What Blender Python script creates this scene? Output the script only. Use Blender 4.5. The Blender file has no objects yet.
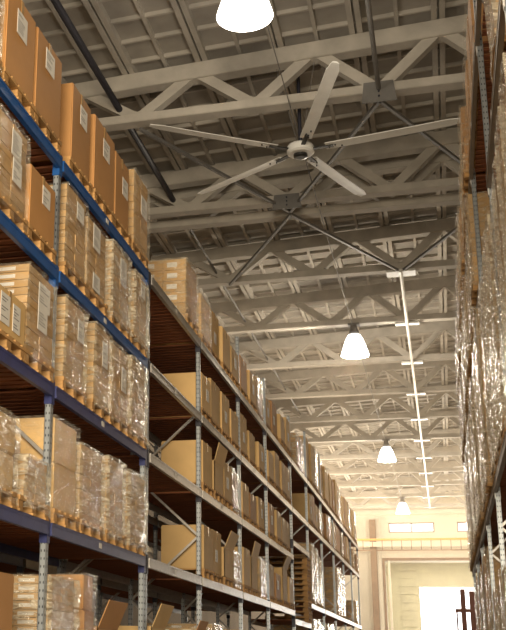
import bpy, bmesh, math, random
from mathutils import Matrix, Vector
from mathutils.noise import noise as pnoise

# ---------------------------------------------------------------- camera, world, lights, exposure
SC = bpy.context.scene
COL = SC.collection
R = math.radians
EYE = 1.6            # every height below is measured from the eye; all is lifted by EYE at the end

def cam_matrix(pitch, yaw, roll):
    return Matrix.Rotation(R(yaw), 4, 'Z') @ Matrix.Rotation(R(pitch), 4, 'X') @ Matrix.Rotation(R(roll), 4, 'Z')
cd = bpy.data.cameras.new('camera')
cam = bpy.data.objects.new('camera', cd); COL.objects.link(cam)
cam.matrix_world = cam_matrix(105.959567, 17.33241518, 1.2904345)
cd.sensor_fit = 'HORIZONTAL'; cd.sensor_width = 36.0
cd.lens = 1098.433 * 36.0 / 506.0
cd.shift_x = 152.76 / 506.0
cd.shift_y = 29.53 / 506.0
cd.clip_end = 400; cd.clip_start = 0.05
SC.camera = cam

W = bpy.data.worlds.new('sky'); SC.world = W; W.use_nodes = True
nt = W.node_tree; nt.nodes.clear()
wo = nt.nodes.new('ShaderNodeOutputWorld'); wb = nt.nodes.new('ShaderNodeBackground')
wb.inputs[0].default_value = (0.80, 0.88, 1.0, 1); wb.inputs[1].default_value = 3.0
nt.links.new(wb.outputs[0], wo.inputs[0])

def area(name, loc, target, sx, sy, power, color):
    l = bpy.data.lights.new(name, 'AREA'); l.shape = 'RECTANGLE'; l.size = sx; l.size_y = sy
    l.energy = power; l.color = color
    o = bpy.data.objects.new(name, l); COL.objects.link(o); o.location = loc
    o.rotation_euler = (Vector(target) - Vector(loc)).to_track_quat('-Z', 'Y').to_euler()
    return o
WARM = (1.0, 0.80, 0.56)
# fill light added behind the camera to brighten the rack fronts
lb_ = area('fill_behind', (0.6, -6.0, 3.8), (-3.2, 11.5, 4.2), 7, 6, 1600, (1.0, 0.85, 0.62)); lb_.data.spread = R(110)
# daylight through the far doorway
area('daylight_door', (0.2, 99.0, 3.0), (0, 60, 2.5), 5.0, 8.5, 4200, (1.0, 0.90, 0.76))
# added fill lights high on the side walls, brightening the middle and far roof
area('fill_far_left', (-9.2, 83, 10.6), (-2, 83, 13.0), 30, 3.0, 2500, WARM)
area('fill_far_right', (7.6, 83, 10.6), (-2, 83, 13.0), 30, 3.0, 2500, WARM)
area('fill_mid_left', (-9.2, 47, 9.5), (-3, 45, 13.0), 26, 2.5, 700, WARM)
area('fill_mid_right', (7.6, 47, 9.5), (-3, 45, 12.7), 26, 2.5, 700, WARM)
LAMP_POWER = 1150
LAMP_GLOW = 6.0

SC.view_settings.view_transform = 'Standard'
SC.view_settings.look = 'None'
SC.view_settings.gamma = 1.0
SC.view_settings.use_curve_mapping = False
SC.view_settings.exposure = 0.1

# ---------------------------------------------------------------- materials
def mat(name, color, rough=0.7, metal=0.0, var=0.12, scale=6.0, bump=0.0, bscale=40.0, objvar=0.0, stretch=(1, 1, 1), spec=0.5):
    m = bpy.data.materials.new(name); m.use_nodes = True
    t = m.node_tree; b = t.nodes['Principled BSDF']
    b.inputs['Roughness'].default_value = rough; b.inputs['Metallic'].default_value = metal
    b.inputs['Specular IOR Level'].default_value = spec
    tc = t.nodes.new('ShaderNodeTexCoord'); mp = t.nodes.new('ShaderNodeMapping')
    mp.inputs['Scale'].default_value = stretch
    t.links.new(tc.outputs['Object'], mp.inputs['Vector'])
    n = t.nodes.new('ShaderNodeTexNoise'); n.inputs['Scale'].default_value = scale; n.inputs['Detail'].default_value = 5
    t.links.new(mp.outputs[0], n.inputs['Vector'])
    r = t.nodes.new('ShaderNodeValToRGB')
    r.color_ramp.elements[0].position = 0.3; r.color_ramp.elements[1].position = 0.72
    r.color_ramp.elements[0].color = tuple(c * (1 - var) for c in color) + (1,)
    r.color_ramp.elements[1].color = tuple(min(1, c * (1 + var)) for c in color) + (1,)
    t.links.new(n.outputs[0], r.inputs[0])
    out = r.outputs[0]
    if objvar:
        oi = t.nodes.new('ShaderNodeObjectInfo'); hs = t.nodes.new('ShaderNodeHueSaturation')
        mr = t.nodes.new('ShaderNodeMapRange')
        mr.inputs['To Min'].default_value = 1 - objvar; mr.inputs['To Max'].default_value = 1 + objvar
        t.links.new(oi.outputs['Random'], mr.inputs['Value'])
        t.links.new(mr.outputs[0], hs.inputs['Value']); t.links.new(out, hs.inputs['Color'])
        out = hs.outputs[0]
    t.links.new(out, b.inputs['Base Color'])
    if bump:
        n2 = t.nodes.new('ShaderNodeTexNoise'); n2.inputs['Scale'].default_value = bscale; n2.inputs['Detail'].default_value = 4
        t.links.new(mp.outputs[0], n2.inputs['Vector'])
        bp = t.nodes.new('ShaderNodeBump'); bp.inputs['Strength'].default_value = bump; bp.inputs['Distance'].default_value = 0.02
        t.links.new(n2.outputs[0], bp.inputs['Height']); t.links.new(bp.outputs[0], b.inputs['Normal'])
    return m

M = {}
M['kraft'] = mat('kraft_cardboard', (0.46, 0.235, 0.082), 0.62, var=0.07, scale=2.5, objvar=0.12, bump=0.15, bscale=3)
M['kraft_pale'] = mat('pale_cardboard', (0.62, 0.41, 0.175), 0.66, var=0.08, scale=3, objvar=0.12, bump=0.15, bscale=4)
M['kraft_small'] = mat('small_carton_cardboard', (0.47, 0.29, 0.12), 0.66, var=0.08, scale=4, objvar=0.16)
M['kraft_inside'] = mat('carton_inner_face', (0.30, 0.17, 0.07), 0.8, var=0.08, scale=4)
M['tape'] = mat('clear_parcel_tape', (0.42, 0.27, 0.12), 0.22, var=0.05)
M['paper'] = mat('white_label_paper', (0.72, 0.70, 0.66), 0.55, var=0.04, scale=9)
M['print'] = mat('printed_ink', (0.16, 0.15, 0.15), 0.6, var=0.1)
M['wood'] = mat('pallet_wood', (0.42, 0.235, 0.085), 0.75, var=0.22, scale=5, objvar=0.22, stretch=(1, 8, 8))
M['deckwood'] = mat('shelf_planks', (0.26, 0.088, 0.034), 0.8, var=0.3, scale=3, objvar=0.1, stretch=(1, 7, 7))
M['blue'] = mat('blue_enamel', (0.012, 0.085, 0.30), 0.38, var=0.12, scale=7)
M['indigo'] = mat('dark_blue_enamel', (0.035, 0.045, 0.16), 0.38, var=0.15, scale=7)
M['galv'] = mat('galvanised_steel', (0.42, 0.40, 0.38), 0.36, 0.55, var=0.15, scale=14)
M['darksteel'] = mat('dark_connector_steel', (0.03, 0.03, 0.045), 0.5, 0.3, var=0.1)
M['concrete'] = mat('painted_concrete', (0.46, 0.43, 0.385), 0.85, var=0.16, scale=1.6, bump=0.35, bscale=9)
M['slab'] = mat('roof_slab_concrete', (0.47, 0.44, 0.395), 0.9, var=0.2, scale=0.9, bump=0.3, bscale=6)
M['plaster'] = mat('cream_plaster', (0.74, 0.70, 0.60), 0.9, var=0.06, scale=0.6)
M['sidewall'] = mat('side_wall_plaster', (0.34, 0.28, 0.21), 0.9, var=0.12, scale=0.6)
M['floorm'] = mat('polished_concrete_floor', (0.42, 0.38, 0.33), 0.35, var=0.1, scale=0.8)
M['column'] = mat('brown_column_paint', (0.26, 0.17, 0.11), 0.7, var=0.15, scale=2)
M['orange'] = mat('orange_crane_paint', (0.70, 0.38, 0.10), 0.5, var=0.08, scale=3)
M['white'] = mat('white_enamel', (0.78, 0.78, 0.76), 0.35, var=0.04)
M['alu'] = mat('fan_blade_aluminium', (0.80, 0.80, 0.78), 0.45, 0.0, var=0.06, scale=3)
M['black'] = mat('black_plastic', (0.02, 0.02, 0.02), 0.4, var=0.1)
M['greysteel'] = mat('grey_painted_steel', (0.17, 0.165, 0.16), 0.6, 0.1, var=0.12, scale=4)
M['rail'] = mat('pale_grey_tube', (0.62, 0.61, 0.60), 0.4, 0.2, var=0.06)
M['redsteel'] = mat('oxide_red_steel', (0.20, 0.055, 0.03), 0.55, var=0.15, scale=5)
M['panel'] = mat('door_sandwich_panel', (0.62, 0.60, 0.42), 0.7, var=0.08, scale=1)

def perforated():
    m = mat('perforated_steel', (0.36, 0.39, 0.42), 0.36, 0.5, var=0.12, scale=10)
    t = m.node_tree; b = t.nodes['Principled BSDF']; src = b.inputs['Base Color'].links[0].from_socket
    tc = t.nodes.new('ShaderNodeTexCoord'); sp = t.nodes.new('ShaderNodeSeparateXYZ'); t.links.new(tc.outputs['Object'], sp.inputs[0])
    sn = t.nodes.new('ShaderNodeSeparateXYZ'); t.links.new(tc.outputs['Normal'], sn.inputs[0])
    def math_(op, a, bb=None, cc=None):
        n = t.nodes.new('ShaderNodeMath'); n.operation = op
        for i, v in enumerate((a, bb, cc)):
            if v is None: continue
            if isinstance(v, (int, float)): n.inputs[i].default_value = v
            else: t.links.new(v, n.inputs[i])
        return n.outputs[0]
    fz = math_('FRACT', math_('DIVIDE', sp.outputs[2], 0.075))
    zm = math_('LESS_THAN', math_('ABSOLUTE', math_('SUBTRACT', fz, 0.5)), 0.15)
    nx = math_('GREATER_THAN', math_('ABSOLUTE', sn.outputs[0]), 0.5)
    u = math_('ADD', math_('MULTIPLY', sp.outputs[1], nx), math_('MULTIPLY', sp.outputs[0], math_('SUBTRACT', 1.0, nx)))
    um = math_('LESS_THAN', math_('ABSOLUTE', math_('SUBTRACT', math_('ABSOLUTE', u), 0.016)), 0.005)
    k = math_('MULTIPLY', zm, um)
    mx = t.nodes.new('ShaderNodeMix'); mx.data_type = 'RGBA'
    t.links.new(k, mx.inputs[0]); t.links.new(src, mx.inputs[6]); mx.inputs[7].default_value = (0.015, 0.015, 0.02, 1)
    t.links.new(mx.outputs[2], b.inputs['Base Color'])
    return m
M['perf'] = perforated()

def film(name, lo, hi, tint=(0.92, 0.90, 0.86)):
    m = bpy.data.materials.new(name); m.use_nodes = True; t = m.node_tree; t.nodes.clear()
    o = t.nodes.new('ShaderNodeOutputMaterial'); mx = t.nodes.new('ShaderNodeMixShader')
    tr = t.nodes.new('ShaderNodeBsdfTransparent'); b = t.nodes.new('ShaderNodeBsdfPrincipled')
    b.inputs['Base Color'].default_value = tint + (1,); b.inputs['Roughness'].default_value = 0.22
    b.inputs['Specular IOR Level'].default_value = 1.0
    b.inputs['Coat Weight'].default_value = 1.0; b.inputs['Coat IOR'].default_value = 2.0; b.inputs['Coat Roughness'].default_value = 0.12
    tc = t.nodes.new('ShaderNodeTexCoord'); mp = t.nodes.new('ShaderNodeMapping'); mp.inputs['Scale'].default_value = (2.2, 2.2, 7)
    mp.inputs['Rotation'].default_value = (0.35, 0.25, 0)
    t.links.new(tc.outputs['Object'], mp.inputs[0])
    n = t.nodes.new('ShaderNodeTexNoise'); n.inputs['Scale'].default_value = 2.2; n.inputs['Detail'].default_value = 7; n.inputs['Distortion'].default_value = 1.2
    t.links.new(mp.outputs[0], n.inputs['Vector'])
    mr = t.nodes.new('ShaderNodeMapRange'); mr.inputs['From Min'].default_value = 0.38; mr.inputs['From Max'].default_value = 0.68
    mr.inputs['To Min'].default_value = lo; mr.inputs['To Max'].default_value = hi
    t.links.new(n.outputs[0], mr.inputs['Value']); t.links.new(mr.outputs[0], mx.inputs[0])
    bp = t.nodes.new('ShaderNodeBump'); bp.inputs['Strength'].default_value = 0.9; bp.inputs['Distance'].default_value = 0.10
    t.links.new(n.outputs[0], bp.inputs['Height']); t.links.new(bp.outputs[0], b.inputs['Normal']); t.links.new(bp.outputs[0], b.inputs['Coat Normal'])
    t.links.new(tr.outputs[0], mx.inputs[1]); t.links.new(b.outputs[0], mx.inputs[2]); t.links.new(mx.outputs[0], o.inputs[0])
    return m
M['film'] = film('stretch_film', 0.02, 0.20, (0.95, 0.85, 0.66))
M['film_thick'] = film('layered_stretch_film', 0.04, 0.42, (0.95, 0.84, 0.62))
M['film_milky'] = film('milky_stretch_film', 0.10, 0.62, (0.97, 0.87, 0.67))

def emit(name, color, s):
    m = bpy.data.materials.new(name); m.use_nodes = True; t = m.node_tree; b = t.nodes['Principled BSDF']
    b.inputs['Base Color'].default_value = color + (1,)
    b.inputs['Emission Color'].default_value = color + (1,); b.inputs['Emission Strength'].default_value = s
    return m
M['glow'] = emit('glowing_diffuser', (1.0, 0.95, 0.86), LAMP_GLOW)
M['pane'] = emit('daylit_window_pane', (0.92, 0.93, 0.96), 1.6)
def curtain():
    m = emit('daylit_strip_curtain', (0.95, 0.97, 1.0), 3.0); t = m.node_tree; b = t.nodes['Principled BSDF']
    n = t.nodes.new('ShaderNodeTexNoise'); n.inputs['Scale'].default_value = 1.3; n.inputs['Detail'].default_value = 4
    tc = t.nodes.new('ShaderNodeTexCoord'); t.links.new(tc.outputs['Object'], n.inputs['Vector'])
    r = t.nodes.new('ShaderNodeValToRGB'); r.color_ramp.elements[0].position = 0.42; r.color_ramp.elements[0].color = (0.62, 0.72, 0.86, 1)
    r.color_ramp.elements[1].position = 0.56; r.color_ramp.elements[1].color = (1, 1, 1, 1)
    t.links.new(n.outputs[0], r.inputs[0]); t.links.new(r.outputs[0], b.inputs['Emission Color'])
    return m
M['curtain'] = curtain()

# ---------------------------------------------------------------- mesh helpers
class MB:
    def __init__(s): s.v = []; s.f = []; s.mi = []
    def box(s, x0, x1, y0, y1, z0, z1, m=0):
        n = len(s.v)
        s.v += [(x, y, z) for z in (z0, z1) for x, y in ((x0, y0), (x1, y0), (x1, y1), (x0, y1))]
        s.f += [(n, n+3, n+2, n+1), (n+4, n+5, n+6, n+7), (n, n+1, n+5, n+4), (n+1, n+2, n+6, n+5), (n+2, n+3, n+7, n+6), (n+3, n, n+4, n+7)]
        s.mi += [m]*6; return s
    def bar(s, a, b, w, h, up=(0, 0, 1), m=0):
        a = Vector(a); b = Vector(b); d = (b-a).normalized(); up = Vector(up)
        if abs(d.dot(up)) > 0.98: up = Vector((0, 1, 0))
        r = d.cross(up).normalized(); u = r.cross(d).normalized(); n = len(s.v)
        for p in (a, b):
            for i, j in ((-1, -1), (1, -1), (1, 1), (-1, 1)): s.v.append(tuple(p + r*(w/2*i) + u*(h/2*j)))
        s.f += [(n, n+1, n+2, n+3), (n+7, n+6, n+5, n+4), (n, n+4, n+5, n+1), (n+1, n+5, n+6, n+2), (n+2, n+6, n+7, n+3), (n+3, n+7, n+4, n)]
        s.mi += [m]*6; return s
    def tube(s, a, b, r, seg=12, r2=None, m=0):
        a = Vector(a); b = Vector(b); d = (b-a).normalized(); r2 = r if r2 is None else r2
        t = Vector((0, 0, 1)) if abs(d.z) < 0.9 else Vector((1, 0, 0)); u = d.cross(t).normalized(); w = d.cross(u); n = len(s.v)
        for p, q in ((a, r), (b, r2)):
            for k in range(seg):
                g = 2*math.pi*k/seg; s.v.append(tuple(p + u*(q*math.cos(g)) + w*(q*math.sin(g))))
        for k in range(seg): s.f.append((n+k, n+(k+1) % seg, n+seg+(k+1) % seg, n+seg+k)); s.mi.append(m)
        s.f += [tuple(n+k for k in reversed(range(seg))), tuple(n+seg+k for k in range(seg))]; s.mi += [m, m]; return s
    def lathe(s, prof, seg=32, m=0, c=(0, 0, 0)):
        n = len(s.v)
        for r, z in prof:
            for k in range(seg):
                g = 2*math.pi*k/seg; s.v.append((c[0]+r*math.cos(g), c[1]+r*math.sin(g), c[2]+z))
        for i in range(len(prof)-1):
            for k in range(seg):
                k2 = (k+1) % seg; s.f.append((n+i*seg+k, n+i*seg+k2, n+(i+1)*seg+k2, n+(i+1)*seg+k)); s.mi.append(m)
        return s
    def prism(s, pts, y0, y1, m=0):          # polygon in XZ, extruded along Y
        n = len(s.v); k = len(pts)
        s.v += [(x, y0, z) for x, z in pts] + [(x, y1, z) for x, z in pts]
        s.f += [tuple(range(n, n+k)), tuple(reversed(range(n+k, n+2*k)))] + [(n+i, n+k+i, n+k+(i+1) % k, n+(i+1) % k) for i in range(k)]
        s.mi += [m]*(k+2); return s
    def mesh(s, name, mats, bevel=0.0, smooth=False):
        me = bpy.data.meshes.new(name); me.from_pydata(s.v, [], s.f)
        for m in (mats if isinstance(mats, (list, tuple)) else [mats]): me.materials.append(m)
        me.polygons.foreach_set('material_index', s.mi)
        bm = bmesh.new(); bm.from_mesh(me)
        bmesh.ops.recalc_face_normals(bm, faces=bm.faces)
        if bevel: bmesh.ops.bevel(bm, geom=bm.edges[:], offset=bevel, segments=2, affect='EDGES')
        if smooth:
            for f in bm.faces: f.smooth = True
        bm.to_mesh(me); bm.free(); return me

def obj(name, me, parent=None, loc=(0, 0, 0), rot=(0, 0, 0)):
    o = bpy.data.objects.new(name, me); COL.objects.link(o); o.location = loc; o.rotation_euler = rot
    if parent: o.parent = parent
    return o
def tag(o, label, cat, group=None, kind=None):
    o['label'] = label; o['category'] = cat
    if group: o['group'] = group
    if kind: o['kind'] = kind
    return o
def thing(name, label, cat, loc=(0, 0, 0), rz=0, group=None):
    return tag(obj(name, None, None, loc, (0, 0, rz)), label, cat, group)
def struct(name, me, parent=None, loc=(0, 0, 0)):
    o = obj(name, me, parent, loc)
    if not parent: o['kind'] = 'structure'
    return o
CACHE = {}
def cached(key, fn):
    if key not in CACHE: CACHE[key] = fn()
    return CACHE[key]

# ---------------------------------------------------------------- room shell
XL, XR, YB, YF, ZF, ZC = -9.5, 8.0, -9.0, 100.0, -1.6, 14.9
struct('floor', MB().box(XL, XR, YB, YF+12, ZF-0.2, ZF).mesh('floor', M['floorm']))
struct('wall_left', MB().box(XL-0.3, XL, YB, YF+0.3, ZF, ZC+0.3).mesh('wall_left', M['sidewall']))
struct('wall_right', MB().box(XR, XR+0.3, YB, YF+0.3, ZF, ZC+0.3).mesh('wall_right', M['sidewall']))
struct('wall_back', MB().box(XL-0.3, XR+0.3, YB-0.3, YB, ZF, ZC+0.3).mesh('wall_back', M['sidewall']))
DX0, DX1, DZ = -4.95, 4.2, 8.85
wf = MB().box(XL, DX0, YF, YF+0.5, ZF, ZC+0.3)
wf.box(DX1, XR, YF, YF+0.5, ZF, ZC+0.3)
# two clerestory windows: real openings left between wall pieces
wins = [(-4.37, -0.55), (1.35, 5.2)]
WZ0, WZ1 = 11.15, 12.0
wf.box(DX0, DX1, YF, YF+0.5, DZ, WZ0); wf.box(DX0, DX1, YF, YF+0.5, WZ1, ZC+0.3)
wf.box(DX0, wins[0][0], YF, YF+0.5, WZ0, WZ1); wf.box(wins[0][1], wins[1][0], YF, YF+0.5, WZ0, WZ1)
wf.box(DX0, DX1, YF-0.06, YF, 12.45, 12.62)        # moulding under the roof
wf.box(XL, XR, YF-0.25, YF, 12.7, 13.1)
struct('wall_far', wf.mesh('wall_far', M['plaster']))
for i, (a, b) in enumerate(wins):
    b = min(b, DX1)
    w = struct('window_%d' % (i+1), MB().box(a, b, YF+0.2, YF+0.24, WZ0, WZ1).mesh('pane', M['pane']))
    fr = MB(); t = 0.09
    for x0, x1 in ((a, a+t), (b-t, b), ((a+b)/2-t/2, (a+b)/2+t/2)): fr.box(x0, x1, YF+0.06, YF+0.19, WZ0, WZ1)
    fr.box(a, b, YF+0.06, YF+0.19, WZ0, WZ0+t); fr.box(a, b, YF+0.06, YF+0.19, WZ1-t, WZ1)
    obj('window_frame', fr.mesh('window_frame', M['column']), w)
# doorway
dm = MB().box(DX0-0.1, DX0+0.1, YF-0.1, YF+0.1, ZF, DZ+0.1); dm.box(DX0-0.1, DX1, YF-0.12, YF+0.12, DZ-0.12, DZ+0.1)
struct('trim_1', dm.mesh('door_frame_trim', M['column']))
struct('trim_2', MB().box(DX0+0.35, DX0+0.55, YF-0.05, YF+0.2, ZF, DZ-0.12).mesh('jamb_trim', M['plaster']))
vm = MB().box(DX0-0.3, DX0, YF+0.5, YF+9, ZF, DZ+0.6); vm.box(DX0-0.3, DX1+0.3, YF+0.5, YF+9, DZ, DZ+0.6); vm.box(DX1, DX1+0.3, YF+0.5, YF+9, ZF, DZ+0.6)
struct('wall_porch', vm.mesh('porch', M['plaster']))
OX, OZ = -2.15, 6.75
dp = MB(); dp.box(DX0, OX, YF+4, YF+4.2, ZF, DZ); dp.box(OX, DX1, YF+4, YF+4.2, OZ, DZ)
z = ZF
while z < DZ:
    dp.box(DX0+1.2, OX-0.2, YF+3.9, YF+4.0, z, z+0.62); z += 0.7
for z in (2.35, 3.9): dp.box(DX0+1.2, OX-0.2, YF+3.8, YF+4.0, z, z+0.22)
d1 = struct('door_1', dp.mesh('sectional_door', M['panel']))
obj('strip_curtain', MB().box(OX, DX1, YF+4.06, YF+4.1, ZF, OZ).mesh('strip_curtain', M['curtain']), d1)
dl = bpy.data.lights.new('porch_light', 'POINT')

# ceiling: ribbed slabs
M['slabpanel'] = mat('grey_slab_panel', (0.37, 0.345, 0.31), 0.92, var=0.2, scale=0.9, bump=0.3, bscale=6)
RB = 14.54                                          # underside of the main ribs above x = 0; the roof rises to the right
cm = MB(); cm.box(XL, XR, YB, YF+0.3, RB+0.22, RB+0.5, 1)
x = 0.66 - 1.88*6
while x < XR-0.2:
    if x > XL+0.3:
        for e in (-0.09, 0.09): cm.box(x+e-0.065, x+e+0.065, YB, YF, RB, RB+0.22)
        cm.box(x-0.055, x+0.055, YB, YF, RB+0.16, RB+0.22)
    if x+0.94 < XR: cm.box(x+0.94-0.045, x+0.94+0.045, YB, YF, RB+0.11, RB+0.22)
    x += 1.88
y = -8.0
while y < YF:
    cm.box(XL, XR, y-0.035, y+0.035, RB+0.12, RB+0.22); y += 0.93
cme = cm.mesh('ceiling', [M['slab'], M['slabpanel']])
for v in cme.vertices: v.co.z += 0.045*v.co.x
struct('ceiling', cme)

# warm haze volume added to bleach and soften the far half of the hall
hz = bpy.data.materials.new('haze_volume'); hz.use_nodes = True; t = hz.node_tree; t.nodes.clear()
o_ = t.nodes.new('ShaderNodeOutputMaterial'); v_ = t.nodes.new('ShaderNodeVolumeScatter')
v_.inputs['Color'].default_value = (1.0, 0.83, 0.66, 1); v_.inputs['Density'].default_value = 0.0038; v_.inputs['Anisotropy'].default_value = 0.2
t.links.new(v_.outputs[0], o_.inputs['Volume'])
hzo = obj('haze_volume', MB().box(XL+0.02, XR-0.02, 36, YF-1.2, ZF+0.02, 14.0).mesh('haze_volume', hz)); tag(hzo, 'faint warm haze added across the far half of the hall', 'haze', None, 'stuff')

# ---------------------------------------------------------------- roof trusses
NODE0, PAN = -0.77, 2.93
TY = [18.0, 23.9, 29.75, 30.85, 36.4] + [36.4 + 5.99*k for k in range(1, 11)]
TY = [t+0.15 for t in TY]
def chord(z0, z1):
    return MB().box(XL, XR, -0.19, 0.19, z0, z1).mesh('chord', M['concrete'], 0.015)
SL = 0.045
def shear(me):
    for v in me.vertices: v.co.z += SL*v.co.x
    return me
bc = chord(12.88, 13.10); tcz = shear(chord(14.11, 14.54))
def diag(s, xn):
    tz = 14.28 + SL*(xn + s*PAN/2); a = (0, 13.06); b = (s*PAN/2, tz)
    m = MB(); m.bar((a[0]+s*0.12, 0, a[1]+0.02), (b[0]-s*0.05, 0, b[1]), 0.25, 0.25, up=(0, 0, 1))
    # haunches at both joints
    m.prism([(0, 13.09), (s*0.4, 13.09), (s*0.24, 13.28), (0, 13.18)], -0.11, 0.11)
    m.prism([(s*PAN/2, tz-.1), (s*(PAN/2-0.36), tz-.1), (s*(PAN/2-0.2), tz-.2), (s*PAN/2, tz-.17)], -0.11, 0.11)
    return m.mesh('diagonal', M['concrete'])
tlabels = ['pale concrete roof truss hung with the nearest bell lamp', 'pale concrete roof truss just in front of the ceiling fan',
 'first of the paired concrete roof trusses behind the fan', 'second of the paired concrete roof trusses behind the fan',
 'concrete roof truss where the white ceiling rail begins', 'concrete roof truss holding the second bell lamp']
ordn = ['first', 'second', 'third', 'fourth', 'fifth', 'sixth', 'seventh', 'eighth', 'ninth']
for i, ty in enumerate(TY):
    lab = tlabels[i] if i < 6 else 'concrete roof truss, %s one beyond the second bell lamp' % ordn[i-6]
    t = thing('roof_truss', lab, 'roof truss', (0, ty, 0), 0, 'concrete roof trusses')
    obj('bottom_chord', bc, t); obj('top_chord', tcz, t)
    for k in range(-3, 4):
        xn = NODE0 + PAN*k
        for s in (1, -1):
            if XL < xn + s*PAN/2 < XR: obj('diagonal', cached(('dg', s, k), lambda: diag(s, xn)), t, (xn, 0, 0))

# horizontal steel bracing between the first trusses, rails under the bottom chords
BZ = 12.83
def brace(a, b, lab, w=0.08):
    m = MB().bar((a[0], a[1], BZ), (b[0], b[1], BZ), w, w)
    return tag(obj('steel_brace', m.mesh('steel_brace', M['greysteel'])), lab, 'brace', 'diagonal steel braces under the roof')
n = lambda k: NODE0 + PAN*k
brace((n(-2), 24.2), (n(-1), 30.4), 'grey diagonal steel brace behind the left side of the fan')
brace((n(0), 24.2), (n(-1), 30.4), 'grey diagonal steel brace running left from the plate right of the fan')
brace((n(0), 24.2), (n(1), 30.4), 'grey diagonal steel brace running right from the plate right of the fan')
brace((n(-1), 30.6), (n(-2), 36.5), 'grey diagonal steel brace running left below the fan')
brace((n(-1), 30.6), (n(0), 36.5), 'grey diagonal steel brace leading down to the white rail')
brace((n(1), 30.6), (n(0), 36.5), 'grey diagonal steel brace from the right rack to the white rail')
def plate(x, y, w, h, m_, lab):
    pm = MB().prism([(-w/2, -h/2), (w/2, -h/2), (w*0.42, h/2), (-w*0.42, h/2)], -0.02, 0.02)
    o = obj('gusset_plate', pm.mesh('gusset_plate', m_, 0.006), None, (x, y, 12.86))
    b = MB()
    for dz in (-0.12, 0, 0.12): b.tube((0, -0.04, dz), (0, -0.019, dz), 0.025, 8)
    obj('bolts', b.mesh('bolts', M['darksteel']), o)
    tag(o, lab, 'plate')
plate(n(0), TY[1]-0.22, 0.80, 0.52, M['greysteel'], 'grey steel gusset plate right of the fan')
plate(n(-1), TY[2]-0.22, 0.85, 0.45, M['greysteel'], 'grey steel gusset plate directly below the fan hub')
rr = thing('ceiling_rail', 'long white tube under the trusses with white clamp plates', 'rail', (n(0), 0, 0))
obj('tube', MB().tube((0, 36.2, BZ-0.05), (0, 96.6, BZ-0.05), 0.06).mesh('tube', M['white']), rr)
for i, ty in enumerate(TY[4:]):
    w = 0.95 if i == 0 else 0.9
    obj('clamp_plate', cached(('cp', i == 0), lambda: MB().box(-w/2, w/2, -0.28 if i == 0 else -0.15, 0.28 if i == 0 else 0.15, -0.04, 0.04).mesh('clamp_plate', M['white'], 0.01)), rr, (0, ty, BZ-0.02))
tag(obj('steel_strut', MB().tube((n(0), 5, BZ+.1), (n(0), 23.78, BZ+.1), 0.055).mesh('strut', M['greysteel'])), 'grey round strut running up to the plate right of the fan', 'strut')
sl = thing('steel_strut', 'dark steel strut running along the roof above the left rack', 'strut', (-7.1, 0, 0))
obj('dark_tube', MB().tube((0, 4, 13.3), (0, 30.2, 13.3), 0.085).mesh('tube', M['darksteel']), sl)
obj('pale_tube', MB().tube((0, 30.2, 13.3), (0, 62, 13.3), 0.04).mesh('tube', M['greysteel']), sl)
tag(obj('cable_conduit', MB().tube((-2.85, 10, 12.86), (-2.85, 96, 12.86), 0.012, 8).mesh('conduit', M['greysteel'])), 'thin cable line linking the row of bell lamps', 'cable')

# ---------------------------------------------------------------- bell lamps
LX = -2.8
bell = MB().lathe([(0.12, 0.62), (0.24, 0.58), (0.34, 0.40), (0.44, 0.12), (0.52, -0.14), (0.545, -0.24), (0.52, -0.24), (0.40, -0.20), (0.2, -0.17), (0.001, -0.16)], 40).mesh('bell', M['glow'], smooth=True)
cap = MB().lathe([(0.001, 1.02), (0.10, 1.02), (0.14, 0.98), (0.14, 0.80), (0.19, 0.76), (0.20, 0.64), (0.13, 0.60), (0.001, 0.60)], 28).mesh('cap', M['greysteel'], smooth=True)
hk = MB().tube((0, 0, 1.02), (0, 0, 1.2), 0.02, 8).mesh('hook', M['greysteel'])
box_ = MB().box(-0.22, 0.22, -0.16, 0.16, 0.98, 1.06).mesh('bracket', M['greysteel'], 0.01)
lt = bpy.data.lights.new('lamp_light', 'POINT'); lt.energy = LAMP_POWER; lt.color = (1.0, 0.87, 0.68); lt.shadow_soft_size = 0.45
lt1 = lt.copy(); lt1.energy = LAMP_POWER*0.22
for lab, ty, zz in (('glowing bell lamp at the top edge of the photo', 18.55, 12.2), ('glowing bell lamp hanging left of the white ceiling rail', 42.45, 11.85),
                ('glowing bell lamp, middle-sized, third along the row', 66.3, 11.82), ('smallest glowing bell lamp, nearest the far wall', 90.4, 11.82)):
    t = thing('bell_lamp', lab, 'lamp', (LX - (0.22 if ty < 20 else 0), ty, zz), 0, 'bell lamps along the aisle')
    obj('lamp_shade', bell, t); obj('ballast_housing', cap, t); obj('hook', hk, t); obj('bracket', box_, t)
    l = bpy.data.objects.new('lamp_light', lt if ty > 20 else lt1); COL.objects.link(l); l.parent = t; l.location = (0, 0, -0.75)

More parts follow.
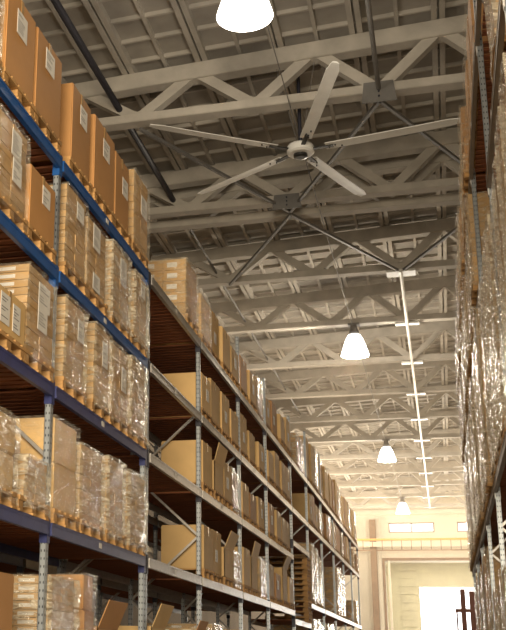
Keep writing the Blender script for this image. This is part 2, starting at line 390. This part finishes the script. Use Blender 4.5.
# ---------------------------------------------------------------- ceiling fan
FR = 3.66
fan = thing('ceiling_fan', 'huge five-bladed pale metal ceiling fan', 'fan', (-2.72, 24.75, 12.02))
obj('motor', MB().lathe([(0.001, 0.20), (0.16, 0.20), (0.20, 0.16), (0.30, 0.13), (0.33, 0.08), (0.33, -0.06), (0.28, -0.10), (0.001, -0.11)], 36).mesh('motor', M['white'], smooth=False), fan)
obj('hub_cap', MB().lathe([(0.17, -0.10), (0.17, -0.17), (0.11, -0.19), (0.001, -0.19)], 28).mesh('hub', M['black']), fan)
obj('down_rod', MB().tube((0, 0, 0.18), (0, 0, 3.0), 0.045).mesh('rod', M['darksteel']), fan)
bm_ = MB()
sec = [(-0.14, 0.03), (-0.06, 0.045), (0.06, 0.035), (0.14, -0.005), (0.14, -0.02), (0, 0.0), (-0.14, 0.01)]
nb = len(sec); st = [(0.62, 0.015), (1.5, 0.04), (2.6, 0.08), (3.5, 0.12), (3.78, 0.13)]
for i, (r, zz) in enumerate(st):
    sc = 1.0 if i < 4 else 0.55
    for (a, b) in sec: bm_.v.append((r, a*sc*1.0, zz + b))
for i in range(len(st)-1):
    for j in range(nb): bm_.f.append((i*nb+j, i*nb+(j+1) % nb, (i+1)*nb+(j+1) % nb, (i+1)*nb+j)); bm_.mi.append(0)
bm_.f += [tuple(range(nb)), tuple(reversed(range((len(st)-1)*nb, len(st)*nb)))]; bm_.mi += [0, 0]
blade = bm_.mesh('blade', M['alu'])
arm = MB().box(0.25, 0.80, -0.05, 0.05, -0.01, 0.02).mesh('arm', M['black'])
bolt = MB().tube((0.7, 0.05, -0.02), (0.7, 0.05, 0.0), 0.02, 8).tube((0.85, -0.03, -0.02), (0.85, -0.03, 0.01), 0.02, 8).tube((1.0, 0.05, -0.02), (1.0, 0.05, 0.01), 0.02, 8).mesh('bolts', M['black'])
for g, tl in ((-6, 0), (70.5, 1), (142.5, 0.5), (208, 1.4), (288.3, 1)):
    b = obj('blade', blade, fan, (0, 0, 0), (0, -R(tl), R(g)))
    obj('blade_arm', arm, b); obj('bolts', bolt, b)
for dx, dy in ((0.55, 0.8), (-0.55, 0.8), (0.55, -0.75), (-0.55, -0.75)):
    obj('guy_wire', MB().tube((0.12*dx, 0.12*dy, 0.2), (dx, dy, 2.4), 0.008, 6).mesh('wire', M['greysteel']), fan)

# ---------------------------------------------------------------- pallets and loads
PH = 0.145
def deck_m():
    m = MB()
    for k in range(5):
        y0 = -0.40 + k*0.175; m.box(-0.6, 0.6, y0, y0+0.1, PH-0.022, PH)
    for x0 in (-0.6, -0.05, 0.5): m.box(x0, x0+0.1, -0.4, 0.4, PH-0.044, PH-0.022)
    return m.mesh('top_deck', M['wood'])
def skid_m():
    return MB().box(-0.6, 0.6, -0.05, 0.05, 0, 0.022).mesh('bottom_board', M['wood'])
def block_m():
    return MB().box(-0.07, 0.07, -0.055, 0.055, 0.022, PH-0.044).mesh('block', M['wood'], 0.004)
def simple_pallet():
    m = MB()
    for y in (-0.345, 0, 0.345):
        m.box(-0.6, 0.6, y-0.05, y+0.05, 0, 0.022)
        for x in (-0.52, 0, 0.52): m.box(x-0.07, x+0.07, y-0.055, y+0.055, 0.022, PH-0.044)
    return m.mesh('skids', M['wood'])
def pallet(x, y, z, label, group, rz=0.0, detail=True):
    t = thing('pallet', label, 'pallet', (x, y, z), rz, group)
    obj('top_deck', cached('deck', deck_m), t)
    if detail:
        for yy in (-0.345, 0, 0.345):
            obj('bottom_board', cached('skid', skid_m), t, (0, yy, 0))
            for xx in (0.52, 0, -0.52): obj('block', cached('block', block_m), t, (xx, yy, 0))
    else:
        obj('skids', cached('skids', simple_pallet), t)
    return t

def label_sheet(w, h):
    def f():
        m = MB().box(0, 0.004, -w/2, w/2, -h/2, h/2, 0)
        rnd = random.Random(int(w*1000+h*77)); z = h/2 - 0.05
        while z > -h/2 + 0.03:
            l = rnd.uniform(0.3, 0.8)*w; m.box(0.004, 0.0045, -w*0.42, -w*0.42+l, z, z+0.009, 1); z -= rnd.choice((0.028, 0.028, 0.06))
        return m.mesh('paper_label', [M['paper'], M['print']])
    return cached(('lab', w, h), f)

def film_mesh(w, h, d, seed, amp, down=0.10, mt='film'):
    def f():
        m = MB(); nz = max(4, int(h/0.09)); ny = 7; nx = 9; ring = []
        for i in range(ny): ring.append((1, -1 + 2*i/ny))
        for i in range(nx): ring.append((1 - 2*i/nx, 1))
        for i in range(ny): ring.append((-1, 1 - 2*i/ny))
        for i in range(nx): ring.append((-1 + 2*i/nx, -1))
        N = len(ring)
        for j in range(nz+1):
            z = -down + (h+down+0.012)*j/nz
            for i, (a, b) in enumerate(ring):
                px, py = a*(d/2+0.012), b*(w/2+0.012)
                q = pnoise(Vector((px*3.1+seed*7.7, py*3.1, z*5.3))) + 0.5*pnoise(Vector((px*9, py*9+seed*3.3, z*11)))
                k = 0.5+0.9*q
                k = max(-0.35, k)*amp + (amp*0.8 if j == 0 and i % 3 else 0)
                n_ = math.hypot(a, b); m.v.append((px + a/n_*k, py + b/n_*k, z + (0.03*q if j == 0 else 0)))
        for j in range(nz):
            for i in range(N): m.f.append((j*N+i, j*N+(i+1) % N, (j+1)*N+(i+1) % N, (j+1)*N+i)); m.mi.append(0)
        m.f.append(tuple(nz*N+i for i in range(N))); m.mi.append(0)
        return m.mesh('stretch_film', M[mt], smooth=False)
    return cached(('film', round(w, 2), round(h, 2), d, seed, amp, down, mt), f)

def carton_m(w, d, h, two=True):
    def f():
        m = MB(); g = 0.006
        k = 3; dd = d/k
        for i in range(k):
            x0 = -d/2 + i*dd; m.box(x0+g/2, x0+dd-g/2, -w/2+g/2, w/2-g/2, g/2, h-g/2, 0)
            # printed strip on the end face of each small carton
            m.box(x0+dd*0.18, x0+dd*0.62, -w/2-0.001, -w/2+g, h*0.28, h*0.72, 1)
        return m.mesh('carton', [M['kraft_small'], M['paper']])
    return cached(('carton', round(w, 3), round(d, 3), round(h, 3)), f)

def big_box_m(w, d, h, mt):
    def f():
        m = MB().box(-d/2, d/2, -w/2, w/2, 0, h)
        return m.mesh('carton_body', M[mt], 0.012)
    return cached(('big', round(w, 2), d, round(h, 2), mt), f)

def load(kind, x, y, z, w, h, label, group, rz=0.0, seed=0, d=1.16, mt='kraft', labels=(), layers=None, amp=0.012, fm='film', rough=0):
    """front of the load looks along local +X"""
    h = round(h, 2); w = round(w, 2)
    rnd = random.Random(seed)
    if kind == 'plain':
        t = thing('cardboard_box', label, 'box', (x, y, z), rz, group)
        obj('carton_body', big_box_m(w, d, h, mt), t)
        obj('tape', cached(('tape', round(h, 2), d), lambda: MB().box(-d/2-0.003, d/2+0.003, -0.03, 0.03, h-0.14, h+0.003).mesh('tape', M['tape'])), t)
    elif kind == 'open':
        t = thing('cardboard_box', label, 'box', (x, y, z), rz, group)
        def f():
            m = MB(); q = 0.012
            m.box(-d/2, d/2, -w/2, w/2, 0, q); m.box(-d/2, -d/2+q, -w/2, w/2, 0, h); m.box(d/2-q, d/2, -w/2, w/2, 0, h)
            m.box(-d/2, d/2, -w/2, -w/2+q, 0, h); m.box(-d/2, d/2, w/2-q, w/2, 0, h)
            m.box(-d/2+q, d/2-q, -w/2+q, w/2-q, q, h*0.8, 1)
            return m.mesh('carton_body', [M[mt], M['kraft_inside']])
        obj('carton_body', cached(('open', w, h, d, mt), f), t)
        s = rnd.choice((0.25, 0.4))
        obj('flap', cached(('flap', w, d, mt), lambda: MB().box(0, 0.01, -w/2, w/2, 0, 0.32).mesh('flap', M[mt])), t, (d/2-0.005, 0, h-0.01), (0, s, 0))
        obj('flap', CACHE[('flap', w, d, mt)], t, (-d/2, 0, h-0.01), (0, -0.5, 0))
    else:
        t = thing('wrapped_load', label, 'wrapped pallet load', (x, y, z), rz, group)
        if kind == 'tall':
            nl = 2
            for i in range(nl): obj('carton', big_box_m(w-0.02, d-0.03, round(h/nl-0.004, 3), mt), t, (rnd.uniform(-.008, .008), rnd.uniform(-.006, .006), i*h/nl))
        else:
            nl = layers or max(3, int(round(h/0.078))); hh = round(h/nl, 3)
            for i in range(nl):
                for s in (-1, 1):
                    obj('carton', carton_m(w/2-0.004, d-0.03, hh), t, (rnd.uniform(-.005, .005), s*w/4+rnd.uniform(-.002, .002), i*hh))
        obj('stretch_film', film_mesh(w, h, d, seed % 5, amp, mt=fm), t)
    for (ly, lz, lw, lh) in labels:
        obj('paper_label', label_sheet(lw, lh), t, (d/2 + (0.004 if kind in ('plain', 'open') else 0.012+amp*0.4), ly, lz))
    return t

# ---------------------------------------------------------------- racks
def upright_m(h):
    def f():
        m = MB(); t = 0.009; a = 0.032
        m.box(-a, a, -a, -a+t, 0, h); m.box(a-t, a, -a, a, 0, h); m.box(-a, -a+t, -a, a, 0, h); m.box(-a, -a+0.03, a-t, a, 0, h); m.box(a-0.03, a, a-t, a, 0, h)
        return m.mesh('upright', M['perf'])
    return cached(('up', round(h, 2)), f)
def beam_m(l, mt):
    def f():
        m = MB().box(-0.025, 0.025, 0, l, -0.062, 0.062); m.box(0.024, 0.03, 0, l, 0.035, 0.065); m.box(0.024, 0.03, 0, l, -0.065, -0.035)
        return m.mesh('beam', M[mt], 0.004)
    return cached(('beam', round(l, 2), mt), f)
def conn_m(mt, hh=0.2):
    return cached(('conn', mt, hh), lambda: MB().box(0.031, 0.042, -0.040, 0.040, -hh*0.7, hh*0.5).box(-0.040, 0.040, -0.042, -0.031, -hh*0.7, hh*0.5).mesh('beam_connector', M[mt], 0.002))
def deck2_m(l, dpt):
    def f():
        m = MB(); y = 0.06
        while y + 0.1 < l: m.box(-dpt, -0.03, y, y+0.1, -0.03, -0.004); y += 0.16
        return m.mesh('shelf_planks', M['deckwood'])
    return cached(('deck2', round(l, 2), dpt), f)
tagm = MB().box(0.031, 0.034, -0.05, 0.05, -0.028, 0.028).mesh('location_tag', M['paper'])

def rack(label, xf, posts, tops, levels, side=1, depth=1.10, beam_mat=None, conn_mat=None, decks=True, tags=True):
    """xf: X of the aisle face; side=+1 the aisle lies on +X. levels: function bay index -> list of heights"""
    r = thing('pallet_rack', label, 'pallet rack', (xf, posts[0], ZF), 0 if side > 0 else 0, 'pallet racks')
    rot = 0 if side > 0 else math.pi
    for i, py in enumerate(posts):
        top = tops(i); yy = py - posts[0]
        for xx in (0, -side*depth):
            u = obj('upright', upright_m(top - ZF), r, (xx, yy, 0), (0, 0, rot))
            lv = set(levels(i)) if i < len(posts)-1 else set()
            if i > 0: lv |= set(levels(i-1))
            if xx == 0:
                for z in lv: obj('beam_connector', conn_m(conn_mat(i, z)), u, (0, 0, z - ZF))
        z = 0.5; k = 0; H = top - ZF
        while z + 1.0 < H:
            a, b = (0, -side*depth) if k % 2 else (-side*depth, 0)
            def f(a=a, b=b): return MB().bar((a, 0, 0), (b, 0, 1.0), 0.035, 0.045, up=(0, 1, 0)).mesh('cross_brace', M['galv'])
            obj('cross_brace', cached(('br', a, b), f), r, (0, yy, z)); z += 1.0; k += 1
    for i in range(len(posts)-1):
        l = posts[i+1]-posts[i]
        for z in levels(i):
            mt = beam_mat(i, z)
            if side > 0: b = obj('beam', beam_m(round(l-0.1, 2), mt), r, (0.028, posts[i]-posts[0]+0.05, z-ZF))
            else: b = obj('beam', beam_m(round(l-0.1, 2), mt), r, (-0.028, posts[i+1]-posts[0]-0.05, z-ZF), (0, 0, math.pi))
            if tags and i < 8: obj('location_tag', tagm, b, (0, (l-0.1)*0.45, 0))
            if side > 0: obj('rear_beam', beam_m(round(l-0.1, 2), mt), r, (-depth-0.028, posts[i]-posts[0]+0.05, z-ZF))
            else: obj('rear_beam', beam_m(round(l-0.1, 2), mt), r, (depth+0.028, posts[i+1]-posts[0]-0.05, z-ZF), (0, 0, math.pi))
            if decks:
                dk = deck2_m(round(l-0.1, 2), depth-0.02)
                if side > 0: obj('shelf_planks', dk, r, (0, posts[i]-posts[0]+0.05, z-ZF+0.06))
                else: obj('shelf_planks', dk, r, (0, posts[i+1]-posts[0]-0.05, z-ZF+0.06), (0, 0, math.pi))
    return r

L1, L2, L3, L4, L5 = 5.05, 3.80, 2.57, 1.20, -0.08
XF = -3.67
PN = [6.45, 10.09, 13.75]
PM = [17.22, 20.94, 24.34, 28.53]
PF = [32.06, 35.9, 39.8, 43.7, 47.4, 51.3]
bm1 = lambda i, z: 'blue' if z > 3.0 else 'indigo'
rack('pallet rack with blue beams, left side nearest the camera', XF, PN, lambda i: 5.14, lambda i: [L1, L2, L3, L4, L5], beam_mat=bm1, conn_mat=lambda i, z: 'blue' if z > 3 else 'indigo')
# the grey run starts where the blue beams end and reuses the last post
gm = lambda i, z: 'galv'
PG = [13.88] + PM + PF
def glev(i):
    if i < 4: return [L1, L2, L3, L4, L5]
    if i == 4: return [L1, L2, 2.95, 1.0, L5]
    return [L1, L2, 1.57, L5]
rack('long pallet rack with grey steel beams receding along the left', XF, PG, lambda i: 5.14 if i < 2 else (6.25 if i < 5 else 6.55 if i < 7 else 5.3), glev, beam_mat=gm, conn_mat=lambda i, z: 'darksteel')
# second row standing back to back behind it
rack('shadowed rear pallet rack standing behind the left row', XF-1.65, [6.45, 10.09, 13.75] + PM, lambda i: 5.2, lambda i: [L1, L2, L3, L4, L5], beam_mat=lambda i, z: 'indigo' if i < 2 else 'galv', conn_mat=lambda i, z: 'darksteel', tags=False)

NUM = ['nearest', 'second', 'third', 'fourth', 'fifth', 'sixth', 'seventh', 'eighth', 'ninth', 'tenth', 'eleventh', 'twelfth', 'thirteenth', 'fourteenth', 'fifteenth', 'sixteenth', 'seventeenth', 'eighteenth', 'nineteenth', 'twentieth']
TENS = ['', '', 'twenty', 'thirty', 'forty', 'fifty']
def ordw(i):
    if i < 20: return NUM[i]
    n_ = i+1
    if n_ % 10 == 0: return {30: 'thirtieth', 40: 'fortieth', 50: 'fiftieth'}.get(n_, 'last')
    return TENS[n_//10] + '-' + ['', 'first', 'second', 'third', 'fourth', 'fifth', 'sixth', 'seventh', 'eighth', 'ninth'][n_ % 10]
TIER = {L1: 'top', L2: 'second', L3: 'third', L4: 'fourth', L5: 'lowest visible'}
DESC = {'plain': 'plain tan carton', 'open': 'open tan carton', 'wrap': 'film-wrapped stack of small cartons', 'tall': 'film-wrapped pair of stacked cartons'}

def place(tier, idx, spec, rack_word='left rack', xfront=-3.60, rz=0.0, extra=None):
    """spec: kind, y0, y1, top, base level, dict"""
    kind, y0, y1, top, lev, kw = spec
    kw = dict(kw); yc = (y0+y1)/2; w = y1-y0
    xo = kw.pop('x', 0.0); d = kw.get('d', 1.16)
    zb = lev + 0.062
    far = yc > 24
    grp = 'loads on the %s tier of the %s' % (tier, rack_word)
    desc = kw.pop('desc', DESC[kind])
    lab = '%s, %s on the %s tier of the %s' % (desc, ordw(idx), tier, rack_word)
    sgn = 1 if rz == 0 else -1
    posts = PR if rack_word == 'right rack' else PN + PM + PF
    pc = yc
    for q in posts:
        if q < yc and pc - 0.41 < q + 0.055: pc = q + 0.47
        if q > yc and pc + 0.41 > q - 0.055: pc = q - 0.47
    if rack_word != 'right rack' and 13.7 < yc < 14.4: pc = max(pc, 14.36); yc = max(yc, 13.97 + w/2)
    xc = xfront + xo - sgn*0.60
    if not kw.pop('nopallet', False):
        pallet(xc, pc, zb, 'wooden pallet under the %s load, %s tier, %s' % (ordw(idx), tier, rack_word), 'pallets on the %s tier of the %s' % (tier, rack_word), rz, detail=not far)
        zb += PH
    kw.setdefault('seed', int(yc*37) + int(lev*11))
    load(kind, xc + sgn*(1.16-d)/2, yc, zb, w, top - zb, lab, grp, rz, **kw)

def lb(*a): return {'labels': a}
near = {
 'top': (L1, [
  ('wrap', 7.55, 8.30, 6.25, dict(fm='film_thick', seed=1)),
  ('plain', 8.42, 9.17, 6.20, dict(desc='tall orange-tan carton with white label', labels=[(0.0, 0.66, 0.26, 0.26)])),
  ('plain', 9.23, 9.99, 6.20, dict(desc='orange-tan carton with white label', labels=[(0.0, 0.72, 0.26, 0.24)])),
  ('plain', 10.40, 11.06, 6.20, dict(desc='taped orange-tan carton with white label', labels=[(0.06, 0.68, 0.24, 0.24)], x=-0.01)),
  ('plain', 11.20, 12.03, 6.22, dict(desc='orange-tan carton, label near its corner', labels=[(0.05, 0.68, 0.26, 0.24)])),
  ('plain', 12.08, 12.70, 6.16, dict(desc='narrow orange-tan carton with white label', labels=[(0.12, 0.55, 0.24, 0.24)])),
  ('wrap', 13.00, 13.72, 6.32, dict(labels=[(0.05, 0.65, 0.3, 0.28)], layers=9, seed=2)),
  ('wrap', 16.12, 16.95, 6.18, dict(fm='film_thick', seed=3, amp=0.02, layers=5)),
 ]),
 'second': (L2, [
  ('wrap', 7.5, 8.28, 4.80, dict(seed=4)),
  ('wrap', 8.38, 9.11, 4.86, dict(labels=[(0.02, 0.62, 0.24, 0.26), (0.06, 0.36, 0.22, 0.24)], seed=0)),
  ('plain', 9.20, 9.93, 4.66, dict(desc='plain orange-tan carton with white label', labels=[(0.08, 0.46, 0.22, 0.2)])),
  ('wrap', 10.31, 10.99, 4.93, dict(labels=[(0.05, 0.72, 0.24, 0.2)], seed=1)),
  ('wrap', 11.06, 11.78, 4.86, dict(labels=[(-0.1, 0.66, 0.26, 0.3), (-0.08, 0.12, 0.26, 0.2)], seed=2)),
  ('wrap', 12.02, 12.80, 4.92, dict(labels=[(0.02, 0.62, 0.26, 0.34)], fm='film_milky', seed=3, amp=0.03)),
  ('wrap', 13.06, 13.70, 4.90, dict(labels=[(0.0, 0.7, 0.2, 0.2)], fm='film_milky', seed=0, amp=0.03)),
 ]),
 'third': (L3, [
  ('wrap', 7.55, 8.3, 3.55, dict(seed=3)),
  ('plain', 8.42, 9.22, 3.20, dict(mt='kraft_pale', desc='low pale carton with two white labels', labels=[(-0.12, 0.22, 0.22, 0.28), (0.16, 0.2, 0.18, 0.26)])),
  ('wrap', 9.29, 10.03, 3.65, dict(labels=[(0.0, 0.62, 0.32, 0.26), (-0.03, 0.38, 0.26, 0.22)], seed=1)),
  ('wrap', 10.38, 11.04, 3.67, dict(labels=[(0.1, 0.62, 0.2, 0.24)], fm='film_thick', amp=0.028, seed=4)),
  ('wrap', 11.42, 12.02, 3.69, dict(labels=[(0.0, 0.6, 0.2, 0.3)], fm='film_thick', amp=0.028, seed=2)),
  ('wrap', 12.12, 12.82, 3.66, dict(labels=[(0.06, 0.5, 0.2, 0.3)], fm='film_thick', amp=0.028, seed=0)),
  ('wrap', 12.93, 13.68, 3.70, dict(fm='film_milky', amp=0.03, seed=3)),
 ]),
 'fourth': (L4, [
  ('tall', 7.5, 8.25, 2.2, dict(mt='kraft_pale', seed=2)),
  ('tall', 8.36, 9.14, 2.08, dict(mt='kraft_pale', fm='film_thick', seed=1, amp=0.03, desc='film-wrapped tan load with crumpled top')),
  ('wrap', 9.40, 10.0, 1.80, dict(fm='film_milky', seed=4, amp=0.03)),
  ('tall', 10.16, 10.90, 2.33, dict(mt='kraft_pale', seed=0)),
  ('wrap', 11.03, 11.81, 2.22, dict(fm='film_thick', seed=2, amp=0.02)),
  ('wrap', 12.03, 12.69, 2.26, dict(fm='film_milky', seed=1, amp=0.03)),
  ('wrap', 12.90, 13.72, 2.24, dict(fm='film_milky', seed=3, amp=0.045)),
 ]),
 'lowest visible': (L5, [
  ('plain', 8.36, 9.22, 0.70, dict(desc='orange carton')),
  ('wrap', 9.35, 9.98, 0.62, dict(x=-0.35, fm='film')),
  ('wrap', 10.16, 10.95, 0.76, dict(fm='film_milky', seed=2, amp=0.04)),
  ('tall', 11.25, 11.62, 0.86, dict(mt='kraft', seed=2)),
  ('open', 11.75, 12.5, 0.34, dict(mt='kraft')),
  ('plain', 12.7, 13.5, 0.28, dict()),
  ('open', 14.1, 14.8, 0.42, dict(mt='kraft_pale')),
  ('plain', 14.95, 15.6, 0.36, dict(mt='kraft_pale')),
  ('plain', 15.75, 16.4, 0.38, dict(mt='kraft')),
  ('open', 16.5, 17.1, 0.30, dict()),
 ]),
}
rnd = random.Random(11)
counts = {}
for tier, (lev, rows) in near.items():
    for r_ in rows:
        kind, y0, y1, top, kw = r_
        place(tier, counts.get(tier, 0), (kind, y0, y1, top, lev, kw)); counts[tier] = counts.get(tier, 0)+1

def bays_fill(tier, lev, bays, topz, probs, skip=(), jit=0.06, hmax=None, step=None):
    for bi, (a, b) in enumerate(bays):
        n_ = max(3, int((b-a-0.1)/0.88)); pitch = (b-a-0.16)/n_
        for k in range(n_):
            if (bi, k) in skip: continue
            y0 = a + 0.10 + k*pitch + rnd.uniform(0.02, 0.05); y1 = y0 + min(0.80, pitch-0.08) - rnd.uniform(0, 0.06)
            kind = rnd.choices(('plain', 'wrap', 'tall', 'open'), probs)[0]
            kw = dict(mt=rnd.choice(('kraft', 'kraft_pale', 'kraft_pale', 'kraft_pale')), x=rnd.uniform(-0.05, 0.02))
            if kind == 'wrap': kw['layers'] = 4; kw['fm'] = 'film_milky' if a > 28 else 'film_thick'; kw.pop('mt')
            if kind == 'tall': kw['fm'] = 'film_thick'
            if kind in ('plain', 'open'): kw['d'] = rnd.choice((0.7, 0.8, 0.95))
            if kind == 'plain' and rnd.random() < 0.4: kw['labels'] = [(rnd.uniform(-.1, .1), 0.3, 0.2, 0.2)]
            tp = topz + rnd.uniform(-jit*1.6, jit*1.4)
            place(tier, counts.get(tier, 0), (kind, round(y0, 3), round(y1, 3), tp, lev, kw)); counts[tier] = counts.get(tier, 0)+1
MB3 = [(17.22, 20.94), (20.94, 24.34), (24.34, 28.53)]
bays_fill('top', L1, MB3, 5.92, (8, 1.5, 1.5, 0), jit=0.09)
bays_fill('top', L1, [(28.53, 32.06)], 6.15, (0, 1, 0, 0), skip=((0, 0),))
bays_fill('top', L1, [(32.06, 35.9), (35.9, 39.8), (39.8, 43.7), (43.7, 47.4), (47.4, 51.3)], 6.45, (3, 1, 1, 0))
bays_fill('second', L2, MB3, 4.68, (8, 0.6, 1, 0.8), jit=0.07)
bays_fill('second', L2, [(32.06, 35.9), (35.9, 39.8), (39.8, 43.7), (43.7, 47.4), (47.4, 51.3)], 4.78, (2, 1, 2, 0), skip=((3, 3), (4, 0), (4, 2)))
bays_fill('third', L3, MB3, 3.38, (8, 0.6, 1, 1), jit=0.07)
bays_fill('fourth', L4, MB3, 2.05, (8, 0.8, 1, 1), jit=0.09)
bays_fill('lowest visible', L5, MB3, 0.55, (6, 2, 1, 1), skip=((0, 2), (1, 1)))
# the far bays' lower shelf: tall bright wrapped loads
for i, (y0, y1, tp) in enumerate(((32.4, 33.2, 3.35), (33.4, 34.2, 3.3), (34.4, 35.2, 3.1), (40.2, 41.0, 3.3), (41.2, 42.0, 3.35), (42.3, 43.1, 3.2), (48.6, 49.4, 2.6))):
    place('lower far', i, ('tall', y0, y1, tp, 1.57, dict(fm='film_milky', amp=0.03, mt='kraft_pale')))
for i, (y0, y1, tp) in enumerate(((32.4, 33.2, 1.2), (33.4, 34.2, 1.25), (34.4, 35.2, 1.1), (36.4, 37.2, 1.2), (37.5, 38.3, 1.25))):
    place('lowest far', i, ('tall', y0, y1, tp, L5, dict(fm='film_milky', amp=0.03, mt='kraft_pale')))
# small yellow carton resting on the low wrapped load
load('plain', -4.0, 9.52, 1.84, 0.36, 0.14, 'small orange carton on a wrapped load behind the near post', None, d=0.4)
# stack of empty pallets in the open bay
for k in range(12):
    pallet(-4.18+0.01*math.sin(k*2.3), 31.5, 1.062+0.146*k, 'empty wooden pallet, %s from the bottom of the pallet stack' % (ordw(k) if k else 'first'), 'stacked empty pallets', 0.01*math.sin(k*3.1), False)

# loads of the shadowed rear row, seen through the empty bay
rear = [(L2, 'second', [(13.95, 14.75, 4.85), (15.2, 16.0, 4.7), (16.2, 17.0, 4.85)]), (L3, 'third', [(14.0, 14.8, 3.3), (15.0, 15.8, 3.4), (16.1, 16.9, 3.3)]),
        (L4, 'fourth', [(13.95, 14.75, 2.0), (14.9, 15.7, 2.1), (16.0, 16.9, 2.05), (10.4, 11.2, 2.0), (11.6, 12.4, 2.1)]),
        (L5, 'lowest visible', [(8.9, 9.7, 0.8), (10.3, 11.1, 0.8), (12.2, 13.0, 0.5), (14.2, 15.0, 0.6)]), (L1, 'top', [(14.0, 14.8, 6.1), (15.1, 15.9, 6.0)])]
for lev, tier, rows in rear:
    for i, (y0, y1, tp) in enumerate(rows):
        place(tier, i, ('plain', y0, y1, tp, lev, dict(mt='kraft')), rack_word='shadowed rear rack', xfront=-3.60-1.65)

# ---------------------------------------------------------------- right rack, almost edge-on
XRK = 0.80
PR = [4.65, 8.60, 12.55, 16.50, 20.45, 24.40, 28.35, 32.30]
B1, BM, B0, BL = 2.44, 5.40, 7.25, 0.0
def rlev(i): return [BL, B1, B0] if i == 2 else [BL, B1, BM, B0]
M['brownbeam'] = mat('tan_beam_enamel', (0.20, 0.15, 0.10), 0.5, var=0.12, scale=5)
rack('tall pallet rack seen almost edge-on along the right side', XRK, PR, lambda i: 9.4 if i < 3 else 7.5, rlev, side=-1, beam_mat=lambda i, z: 'brownbeam', conn_mat=lambda i, z: 'rail')
rr_ = random.Random(5)
rc = {}
def rplace(tier, lev, y0, y1, top, proud, kind='wrap', **kw):
    i = rc.get(tier, 0); rc[tier] = i+1
    if kind == 'wrap': kw.setdefault('layers', 6)
    kw.setdefault('fm', 'film_thick')
    if kind in ('plain', 'open'): kw.pop('fm')
    place(tier, i, (kind, y0, y1, top, lev, kw), rack_word='right rack', xfront=XRK-proud, rz=math.pi)
for i in range(len(PR)-1):
    a, b = PR[i], PR[i+1]; p = (b-a-0.16)/4
    for k in range(4):
        y0 = a+0.12+k*p; y1 = y0+0.80; yc = (y0+y1)/2
        if yc < 8.4: continue
        pr = 0.10 + rr_.uniform(-0.02, 0.03)
        J = rr_.uniform
        # shelf above eye level: long film-wrapped loads
        if i <= 1: rplace('lower', B1, y0, y1, 4.85 + J(-.1, .1), 0.05 + J(0, .02), 'wrap', layers=8, fm='film_milky', amp=0.035)
        elif i == 2: rplace('lower', B1, y0, y1, 5.2 + J(-.15, .1), 0.06 + J(0, .02), 'wrap', layers=8, amp=0.035, fm='film_milky')
        else: rplace('lower', B1, y0, y1, 5.1 + J(-.1, .1), pr, 'wrap', layers=8, amp=0.04)
        if i == 1 and k == 1: rplace('middle', BM, y0-0.2, y1-0.2, 7.1, 0.06, 'tall', fm='film_milky', amp=0.03, mt='kraft_pale')
        if i >= 3: rplace('middle', BM, y0, y1, 7.05 + J(-.05, .05), pr, 'wrap', amp=0.04)
        if i == 2 and k >= 1: rplace('top', B0, y0, y1, 8.8 + J(-.1, .1), 0.03 + 0.01*k, 'tall', mt='kraft', fm='film', amp=0.02)
        if i >= 3: rplace('top', B0, y0, y1, 8.55 + J(-.1, .15), pr, 'wrap' if k % 2 else 'tall', **(dict(mt='kraft', amp=0.04)))
        if yc > 11:
            box_kind = (i+k) % 3 == 0
            rplace('bottom', BL, y0, y1, (1.15 if i < 4 else 2.0) + J(-.2, .15), 0.06 + J(-.02, .03), 'plain' if box_kind else 'wrap', **({'mt': 'kraft'} if box_kind else dict(amp=0.03)))

# ---------------------------------------------------------------- far end
tag(obj('column', MB().box(-5.98, -5.45, YF-0.9, YF-0.5, ZF, 12.2).mesh('column', M['column'], 0.02)), 'brown painted column standing against the far wall', 'column')
tag(obj('pilaster', MB().box(-5.45, -5.1, YF-0.35, YF-0.005, ZF, 12.4).mesh('pilaster', M['plaster'], 0.02)), 'cream wall pilaster between the brown column and doorway', 'pilaster')
cg = thing('crane_girder', 'orange overhead crane girder spanning in front of the far wall', 'crane', (0, YF-2.2, 10.2))
obj('girder', MB().box(XL+0.5, XR-0.5, -0.15, 0.15, 0.05, 0.20).mesh('girder', M['orange'], 0.01), cg)
lm_ = MB(); lm_.box(XL+0.5, XR-0.5, -0.2, -0.12, -0.85, -0.75)
x = XL+0.6
while x < XR-0.6: lm_.box(x, x+0.06, -0.2, -0.12, -0.78, 0.02); x += 0.8
obj('walkway_rail', lm_.mesh('walkway_rail', M['column']), cg)
obj('walkway_rail', MB().box(XL+0.5, XR-0.5, 0.12, 0.18, -0.45, -0.05).mesh('lower_rail', M['plaster']), cg)
sf = thing('steel_posts', 'dark red steel posts and crossbar in front of the doorway', 'steelwork', (0.9, 60, ZF))  # unidentified posts and crossbar, built as generic steelwork
obj('post', MB().box(-0.12, 0.12, -0.1, 0.1, 0, 5.4).mesh('post', M['redsteel'], 0.01), sf, (-0.05, 0, 0))
obj('post', MB().box(-0.16, 0.16, -0.1, 0.1, 0, 5.3).mesh('post', M['redsteel'], 0.01), sf, (0.42, 0, 0))
obj('crossbar', MB().box(-0.45, 0.8, -0.16, -0.1, 4.25, 4.42).mesh('crossbar', M['redsteel'], 0.01), sf)
obj('side_post', MB().box(-0.42, -0.34, -0.16, -0.1, 0, 4.25).mesh('side_post', M['redsteel']), sf)
# low window glimpsed through the left racks
w3 = struct('window_3', MB().box(XL+0.01, XL+0.04, 28.0, 31.6, 2.05, 2.45).mesh('pane3', M['pane']))
obj('window_frame', MB().box(XL+0.01, XL+0.08, 28.85, 28.95, 2.05, 2.45).box(XL+0.01, XL+0.08, 29.9, 30.0, 2.05, 2.45).mesh('wf3', M['column']), w3)

# ---------------------------------------------------------------- lift everything onto the floor at z = 0
for o in bpy.data.objects:
    if o.parent is None: o.location.z += EYE
bpy.data.lights.remove(dl)
